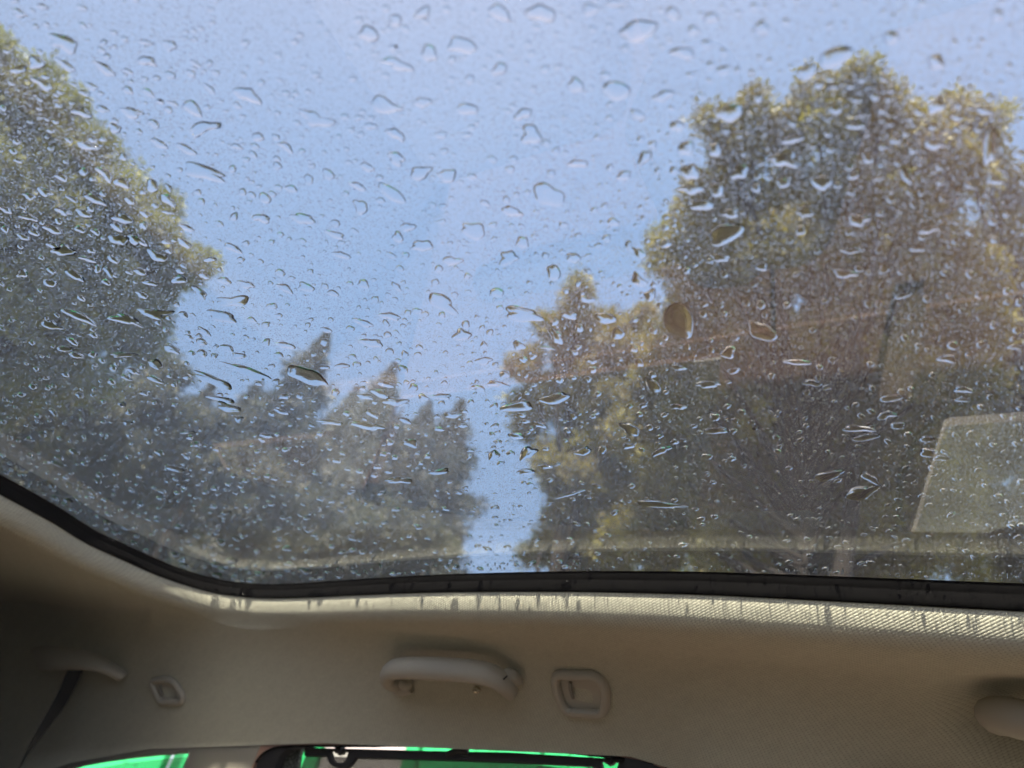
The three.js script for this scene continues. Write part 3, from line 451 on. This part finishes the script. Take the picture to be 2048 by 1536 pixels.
listed(1348, 0, [[950, 330, 220, 150, -20, 0.14], [780, 420, 140, 110, -50, 0.2], [330, 660, 170, 130, -15, 0.3], [1845, 850, 240, 110, 95, 0.2], [300, 1370, 240, 150, -25, 0.3], [130, 1000, 200, 100, 60, 0.3], [640, 930, 180, 140, 0, 0.3], [1535, 620, 130, 110, -40], [215, 105, 100, 80, -10], [515, 165, 90, 110, 0], [655, 130, 40, 90, 90], [910, 150, 60, 50, -30], [1000, 140, 50, 40, 0], [1270, 220, 100, 110, 0], [860, 70, 50, 20, -20], [500, 335, 50, 30, 0], [290, 410, 110, 70, -10], [60, 250, 50, 30, -25], [190, 260, 70, 80, 20], [1540, 365, 110, 120, 40], [1890, 90, 80, 100, 45], [1450, 20, 70, 60, 0], [935, 510, 70, 40, 0], [945, 640, 80, 90, 0], [1090, 680, 80, 30, -20], [1065, 740, 110, 60, 0], [1070, 590, 80, 40, 0], [1175, 570, 60, 60, 20], [1660, 690, 70, 60, 0], [1820, 650, 110, 70, 10], [690, 820, 150, 60, -15], [240, 880, 90, 110, 60], [380, 1010, 120, 110, -30], [1300, 820, 80, 60, -15], [1520, 850, 130, 70, 10], [1460, 820, 80, 70, 60], [810, 860, 50, 40, 0], [915, 875, 60, 50, 20], [1130, 925, 60, 110, -50], [1050, 1030, 80, 60, -10], [1200, 1045, 70, 40, -20], [1360, 1030, 110, 90, 50], [1880, 1060, 110, 70, 0], [1730, 1090, 80, 40, 10], [860, 1070, 130, 120, 25], [640, 1070, 90, 80, 0], [480, 1100, 60, 80, -50], [250, 1110, 90, 110, 60], [160, 1200, 170, 80, 0], [330, 1250, 110, 70, -15], [770, 1240, 110, 90, -10], [1080, 1290, 130, 90, 0], [740, 1350, 70, 70, -30], [1490, 1350, 120, 50, -10], [1870, 1300, 80, 50, 0], [1400, 1200, 50, 50, 20], [2020, 900, 80, 60, 0], [1430, 1460, 100, 40, 0], [1030, 1470, 120, 40, 0], [270, 1510, 120, 60, 10]]);
listed(0, 500, [[1800, 740, 270, 120, 20, 0.25], [1440, 710, 340, 60, 20, 0.25], [900, 370, 200, 70, 5, 0.3], [740, 410, 210, 70, 20, 0.3], [1300, 390, 190, 80, 15, 0.3], [1360, 300, 190, 90, 0, 0.3], [1240, 760, 260, 70, 20, 0.25], [470, 395, 220, 60, 25, 0.3], [680, 60, 100, 30, 25], [520, 60, 90, 30, 20], [300, 120, 70, 50, 30], [130, 140, 80, 60, 10], [440, 150, 140, 60, 35], [570, 110, 60, 60, 30], [640, 130, 110, 50, 40], [820, 130, 90, 50, 15], [880, 195, 100, 40, 10], [1055, 125, 60, 40, 20], [1050, 175, 100, 70, 5], [290, 195, 90, 60, 15], [620, 190, 70, 40, 25], [1195, 155, 70, 40, 25], [1310, 180, 90, 50, 15], [1440, 205, 110, 50, 15], [1640, 135, 70, 50, 25], [1795, 220, 110, 60, 15], [1665, 225, 110, 50, 25], [1165, 250, 120, 60, 40], [1950, 255, 80, 40, 15], [830, 265, 90, 40, 20], [1035, 320, 40, 40, 30], [1590, 330, 70, 50, 10], [300, 440, 140, 60, 25], [1475, 410, 60, 40, 20], [1195, 480, 100, 40, 30], [1910, 470, 70, 40, 20], [1800, 440, 40, 40, 30], [1560, 540, 50, 60, 30], [1665, 560, 120, 40, 10], [1180, 540, 70, 50, 20], [1330, 575, 90, 50, 20], [1180, 605, 70, 50, 15], [1005, 580, 110, 60, 25], [1400, 620, 90, 40, 10], [420, 535, 90, 40, 30], [380, 580, 120, 40, 5], [450, 620, 100, 40, 15], [720, 615, 160, 40, 0], [910, 670, 100, 70, 30], [1590, 680, 50, 30, 0], [780, 710, 90, 40, 20], [740, 750, 80, 30, 20], [910, 760, 120, 40, 20], [1290, 875, 170, 40, 10], [1340, 925, 160, 60, 10], [1665, 860, 80, 40, 5], [1650, 950, 100, 30, 15], [1900, 690, 60, 30, 5], [2000, 680, 90, 40, 0], [1930, 1010, 150, 40, 5], [310, 950, 80, 30, 40], [1100, 1070, 100, 20, -5], [1560, 1090, 100, 30, 10], [340, 1255, 120, 30, 20], [1020, 1280, 140, 40, 15]]);
listed(700, 500, [[1930, 420, 220, 240, 45, 0.28], [540, 310, 200, 110, 35, 0.3], [1010, 380, 240, 110, 5, 0.3], [970, 920, 230, 70, -5, 0.25], [1200, 870, 190, 80, -10, 0.3], [1810, 1490, 300, 50, 5, 0.25], [280, 1350, 170, 50, 0, 0.25], [1190, 130, 100, 110, 50], [80, 200, 80, 60, 30], [270, 215, 80, 40, 40], [860, 250, 90, 70, 10], [230, 390, 140, 50, 10], [80, 430, 130, 40, 20], [210, 430, 60, 40, 45], [655, 500, 110, 90, 0], [120, 545, 140, 60, 10], [1385, 290, 110, 50, 10], [1690, 180, 110, 80, 40], [1755, 265, 80, 90, 0], [1200, 500, 130, 80, 45], [1490, 400, 130, 90, 10], [1280, 385, 110, 50, 10], [1570, 490, 90, 90, 20], [990, 560, 90, 60, 20], [1150, 575, 90, 20, 5], [785, 650, 110, 50, 0], [320, 610, 50, 50, 35], [405, 570, 50, 40, 20], [310, 700, 70, 60, 35], [210, 790, 110, 40, 15], [870, 790, 130, 50, 10], [750, 810, 80, 50, 10], [905, 730, 70, 50, 0], [530, 860, 130, 40, 0], [430, 865, 80, 40, 20], [170, 840, 120, 60, 15], [90, 860, 110, 40, 10], [270, 890, 160, 50, 0], [130, 960, 100, 50, 30], [600, 970, 110, 40, 0], [100, 1030, 200, 60, 10], [320, 1000, 80, 40, 20], [660, 1030, 70, 30, 5], [520, 1050, 80, 30, 10], [1030, 1005, 60, 30, 0], [1110, 1025, 90, 40, 15], [970, 1090, 100, 50, 10], [1310, 600, 60, 40, 20], [1410, 650, 80, 40, 20], [1690, 660, 70, 60, 30], [1770, 790, 120, 80, 40], [1920, 690, 100, 40, 10], [1920, 920, 100, 40, 10], [1640, 1050, 140, 80, 25], [1630, 1150, 90, 40, 0], [1820, 1180, 130, 50, -20], [1360, 1180, 110, 60, -15], [1480, 1170, 60, 60, 0], [1040, 1190, 120, 90, -25], [350, 1130, 110, 60, 10], [700, 1210, 50, 40, -30], [840, 1200, 60, 100, 65], [1030, 1300, 130, 40, -5], [520, 1300, 130, 40, -10], [1290, 1430, 170, 30, -15], [1150, 1270, 80, 30, 0]]);
listed(1348, 500, [[520, 480, 190, 130, 25, 0.25], [1100, 1420, 210, 100, -15, 0.25], [910, 1320, 180, 70, -10, 0.25], [250, 50, 110, 60, 10], [510, 100, 90, 60, 10], [1230, 110, 60, 90, 80], [1000, 140, 150, 60, 10], [1340, 270, 110, 40, -15], [810, 470, 50, 40, 0], [320, 600, 70, 130, 80], [720, 660, 150, 40, 0], [360, 520, 60, 30, -30], [350, 710, 80, 40, -15], [810, 780, 120, 50, 5], [1150, 670, 50, 50, 0], [1630, 560, 80, 70, 0], [1800, 550, 70, 50, -20], [1990, 570, 90, 40, 0], [1600, 640, 150, 50, 5], [1270, 870, 140, 50, -5], [1240, 970, 110, 60, -10], [1080, 1050, 200, 40, 5], [1120, 1100, 160, 50, -10], [1310, 1030, 100, 50, 0], [240, 980, 70, 60, 0], [240, 1060, 170, 40, 0], [200, 790, 150, 50, 0], [1480, 1110, 90, 50, 0], [1490, 1190, 130, 60, 5], [1570, 1220, 120, 40, 0], [1150, 1340, 120, 60, 30], [1690, 880, 100, 30, 0], [190, 1210, 80, 40, 0], [30, 920, 100, 40, 10], [1690, 820, 110, 50, 0]]);
const nHand = drops.length;
// the rest of the mid-sized drops: scattered with the sizes and slants that each part of the glass shows
for (let k = 0; k < 9000; k++) {
  const px = rr(-40, 2090), py = rr(-40, 1180), low = clamp((py - 650) / 350, 0, 1), lft = clamp(1 - px / 1100, 0, 1), big = rnd() ** 2.6;
  if (rnd() > 0.50 + 0.5 * low * lft) continue;
  const L = lerp(7.5, 20, big) * lerp(1, 1.25, low * lft), W = L * lerp(rr(0.55, 1), rr(0.32, 0.5), Math.max(lft * 0.8, low));
  addDrop(px, py, L, W, lerp(rr(-25, 25), rr(10, 34), lft), 0.19);
}
// a row of drops along the rim of the opening, where they catch the sun over the fabric edge
for (let px = 470; px < 2060; px += rr(4, 11)) { const py = lerp(1150, 1176, clamp((px - 1200) / 850, 0, 1)) - rr(1, 27); addDrop(px, py, rr(4, 7) + 10 * rnd() ** 6, rr(2.2, 4.5), rr(60, 120), 0.15); }
drops.sort((a, b) => b.size - a.size);
const zone = (d) => {
  const { px, py } = d;
  if (py > 1050) return ['over the fabric rim by the black seal', 'raindrops by the black seal'];
  if (px < 420 && py > 90 + px * 1.05) return py > 720 ? ['before the dark trees over the rear corner', 'raindrops before the dark low trees'] : ['before the yellow-green tree near the rear corner', 'raindrops before the yellow-green tree'];
  if (px < 1010 && py > 700) return ['before the dark conifers', 'raindrops before the conifers'];
  if (px > 1330 && py > 200 + Math.abs(px - 1700) * 0.25) return ['before the tall spreading olive tree', 'raindrops before the tall olive tree'];
  if (px > 1020 && py > 600) return ['before the olive tree with the narrow tip', 'raindrops before the narrow-tipped tree'];
  return py < 260 ? ['against the open sky at the top edge', 'raindrops against the upper sky'] : ['against the open blue sky between the trees', 'raindrops against the middle sky'];
};
const special = [
  [700 + 1690 / 2.926, 180 / 2.926, 'large kidney-shaped raindrop against the pale sky near the top edge'], [700 + 1560 / 2.926, 530 / 2.926, 'large rounded raindrop with a dark arched rim in open sky'],
  [1348 + 950 / 2.926, 330 / 2.926, 'largest pale raindrop touching the top of the tall olive tree'], [1348 + 780 / 2.926, 420 / 2.926, 'yellow-green raindrop joined under the largest pale one at the treetop'],
  [1348 + 1845 / 2.926, 850 / 2.926, 'tall upright raindrop at the gap between the two olive trees'], [1348 + 330 / 2.926, 660 / 2.926, 'forked raindrop on the shoulder of the tall olive tree'],
  [1348 + 300 / 2.926, 1370 / 2.926, 'broad swirled raindrop inside the crown edge of the tall olive tree'], [700 + 1930 / 2.926, 500 + 420 / 2.926, 'broad fan-shaped raindrop in mid glass, dark with bright slivers'],
  [1348 + 520 / 2.926, 500 + 480 / 2.926, 'wedge-shaped striped raindrop beside the fan-shaped one'], [500 / 2.926 * 0 + 1800 / 2.926, 500 + 740 / 2.926, 'long spindle-shaped raindrop beside the tip of the tallest conifer'],
  [1440 / 2.926, 500 + 710 / 2.926, 'longest thin slanting raindrop streak above the conifers'], [1200 / 2.926, 1010 / 2.926, 'long hooked raindrop streak against the sky beside the yellow-green tree'],
  [1200 / 2.926, 750 / 2.926, 'wavy raindrop with a hooked dark rim high beside the yellow-green tree'], [700 + 540 / 2.926, 500 + 310 / 2.926, 'tall bent raindrop with a long dark edge over the middle sky'],
  [700 + 1010 / 2.926, 500 + 380 / 2.926, 'bell-shaped raindrop with an arched rim beside the narrow treetop'], [700 + 970 / 2.926, 500 + 920 / 2.926, 'fish-shaped raindrop in the gap of sky below mid glass'],
  [700 + 1200 / 2.926, 500 + 870 / 2.926, 'curled raindrop with a bright hooked end beside the fish-shaped one'], [700 + 1810 / 2.926, 500 + 1490 / 2.926, 'long snaking raindrop low over the olive trees'],
  [1348 + 1100 / 2.926, 500 + 1420 / 2.926, 'wide folded raindrop low before the tall olive tree'], [700 + 240 / 2.926, 1130 / 2.926, 'long dark-edged raindrop alone in the middle of the sky'],
];
const names = ['kidney-shaped raindrop', 'arched-rim rounded raindrop', 'largest pale treetop raindrop', 'yellow-green treetop raindrop', 'tall upright raindrop', 'forked raindrop', 'broad swirled raindrop', 'fan-shaped raindrop', 'striped wedge-shaped raindrop', 'spindle-shaped raindrop', 'longest slanting streak', 'long hooked streak', 'hooked-rim wavy raindrop', 'tall bent raindrop', 'bell-shaped raindrop', 'fish-shaped raindrop', 'curled raindrop', 'long snaking raindrop', 'wide folded raindrop', 'lone dark-edged raindrop'];
const whereFrom = (d) => {                                        // says a drop's place by the nearest drop that has a shape of its own
  let k = 0, best = 1e9; special.forEach(([x, y], i) => { const q = Math.hypot(x - d.px, y - d.py); if (q < best) { best = q; k = i; } });
  const dx = d.px - special[k][0], dy = d.py - special[k][1], v = Math.abs(dy) > Math.abs(dx) * 0.5 ? (dy < 0 ? 'above' : 'below') : '', h = Math.abs(dx) > Math.abs(dy) * 0.5 ? (dx < 0 ? 'rearward of' : 'forward of') : '';
  const far = best < 55 ? 'close' : best < 110 ? 'a little' : best < 190 ? 'further' : 'far';
  return `${far} ${v && h ? v + ' and ' + h : v || h} the ${names[k]}`;
};
const py0 = (d) => d.py > 1095;
const cluster = { g: [] };
drops.forEach((d, i) => {
  const big = d.size, H = clamp(big * 0.22, 0.0002, 0.0018) * rr(0.8, 1.15), p = big > 0.008 ? rr(3, 4) : big > 0.004 ? rr(2.5, 3.2) : 2.2, pts = d.outline.map(([x, z]) => [x - d.c[0], z - d.c[1]]);
  const g = dropGeometry(pts, H, p, d.outline.length >= 40 ? 9 : d.outline.length >= 28 ? 7 : 4);
  if (i < 300) {
    const o = mesh('raindrop', g, M.water, scene); o.position.set(EYE.x + d.c[0], EYE.y + LIFT, EYE.z + d.c[1]);
    const sp = special.find(([x, y]) => Math.hypot(x - d.px, y - d.py) < 3), [where, grp] = zone(d), shape = d.L > d.W * 2.2 ? 'thin streak' : d.L > d.W * 1.4 ? 'oblong raindrop' : 'roundish raindrop', sz = d.L > 34 ? 'large' : d.L > 20 ? 'medium' : 'small';
    if (sp) tag(o, sp[2], 'raindrop'); else { d.node = o; tag(o, py0(d) ? `${sz} ${shape} on the glass ${where}` : `${sz} ${shape} ${whereFrom(d)}`, 'raindrop', `${sz} ${shape}s, ${grp}`); }
  } else cluster.g.push(g.translate(d.c[0], 0, d.c[1]));
});
{                                                                 // drops that would read alike are told apart by their order
  const ord = 'first second third fourth fifth sixth seventh eighth ninth tenth eleventh twelfth thirteenth fourteenth fifteenth sixteenth seventeenth eighteenth nineteenth twentieth twenty-first twenty-second twenty-third twenty-fourth twenty-fifth twenty-sixth twenty-seventh twenty-eighth twenty-ninth thirtieth'.split(' '), sets = {};
  for (const d of drops) if (d.node) (sets[d.node.userData.label] ??= []).push(d);
  for (const [label, list] of Object.entries(sets)) if (list.length > 1) {
    const rim = py0(list[0]);
    list.sort((a, b) => rim ? a.px - b.px : a.py - b.py).forEach((d, i) => { if (ord[i]) d.node.userData.label = rim ? `${ord[i]} ${label.replace(' on the glass over the fabric rim by', ' from the rear over the fabric rim by')}` : `${ord[i]} highest ${label.replace(' and rearward of', ' rearward of').replace(' and forward of', ' forward of').replace('a little ', 'nearly ')}`; });
  }
}
const small = mesh('raindrops', mergeGeometries(cluster.g), M.water, scene); small.position.set(EYE.x, EYE.y + LIFT, EYE.z);
tag(small, 'many small raindrops scattered all over the sunroof glass', 'raindrops', null, 'stuff');
// fine droplets that bead all over the pane
{
  const n = 9, ring = Array.from({ length: n }, (_, i) => { const a = i / n * TAU, r = 1 + 0.12 * Math.cos(2 * a + 0.4) + 0.06 * Math.cos(3 * a); return [Math.cos(a) * r, Math.sin(a) * r]; });
  const geo = dropGeometry(ring, 0.52, 2, 3), at = [];
  const frame = (x, z) => { const p = V(x, GLASS, z), f = p.dot(AHEAD); if (f <= 0) return null; return [1024 + p.dot(RIGHT) / f * 1420, 768 - p.dot(UP) / f * 1420]; };
  for (let z = -0.72; z < 0.22;) {
    const dz = 0.00115; z += dz;
    for (let x = -1.1 + rr(0, 0.0013); x < 0.2; x += 0.00132) {
      const s = frame(x, z); if (!s || s[0] < -60 || s[0] > 2110 || s[1] < -60 || s[1] > 1230) continue;
      const far = Math.hypot(x, z); if (far > 0.55 && rnd() < clamp((far - 0.55) * 1.6, 0, 0.6)) continue;
      const X = x + rr(-0.0006, 0.0006), Z = z + rr(-0.0005, 0.0005), r = lerp(0.00024, 0.00061, rnd() ** 1.8) * (1 + clamp(far - 0.6, 0, 0.5) * 0.6);
      if (rnd() < 0.12 || (s[1] > 1060 && rnd() < 0.5) || !inside(X, Z, openPoly) || occupied(X, Z, r)) continue;
      at.push([X, Z, r]);
    }
  }
  const o = new THREE.InstancedMesh(geo, M.water, at.length); o.name = 'droplets'; o.castShadow = o.receiveShadow = true; o.position.set(EYE.x, EYE.y + LIFT, EYE.z);
  at.forEach(([x, z, r], i) => { _q.setFromAxisAngle(V(0, 1, 0), rr(0, TAU)); o.setMatrixAt(i, _m.compose(V(x, 0, z), _q, _s.set(r, r * rr(0.75, 1.1), r * rr(0.8, 1.15)))); });
  scene.add(o); tag(o, 'fine beads of rain covering the whole sunroof glass', 'droplets', null, 'stuff');
}

scene.fog = new THREE.FogExp2(lin(0.82, 0.81, 0.86), 0.0055);
scene.traverse((o) => { if (o.isMesh) o.castShadow = o.receiveShadow = true; });
renderer.render(scene, camera);
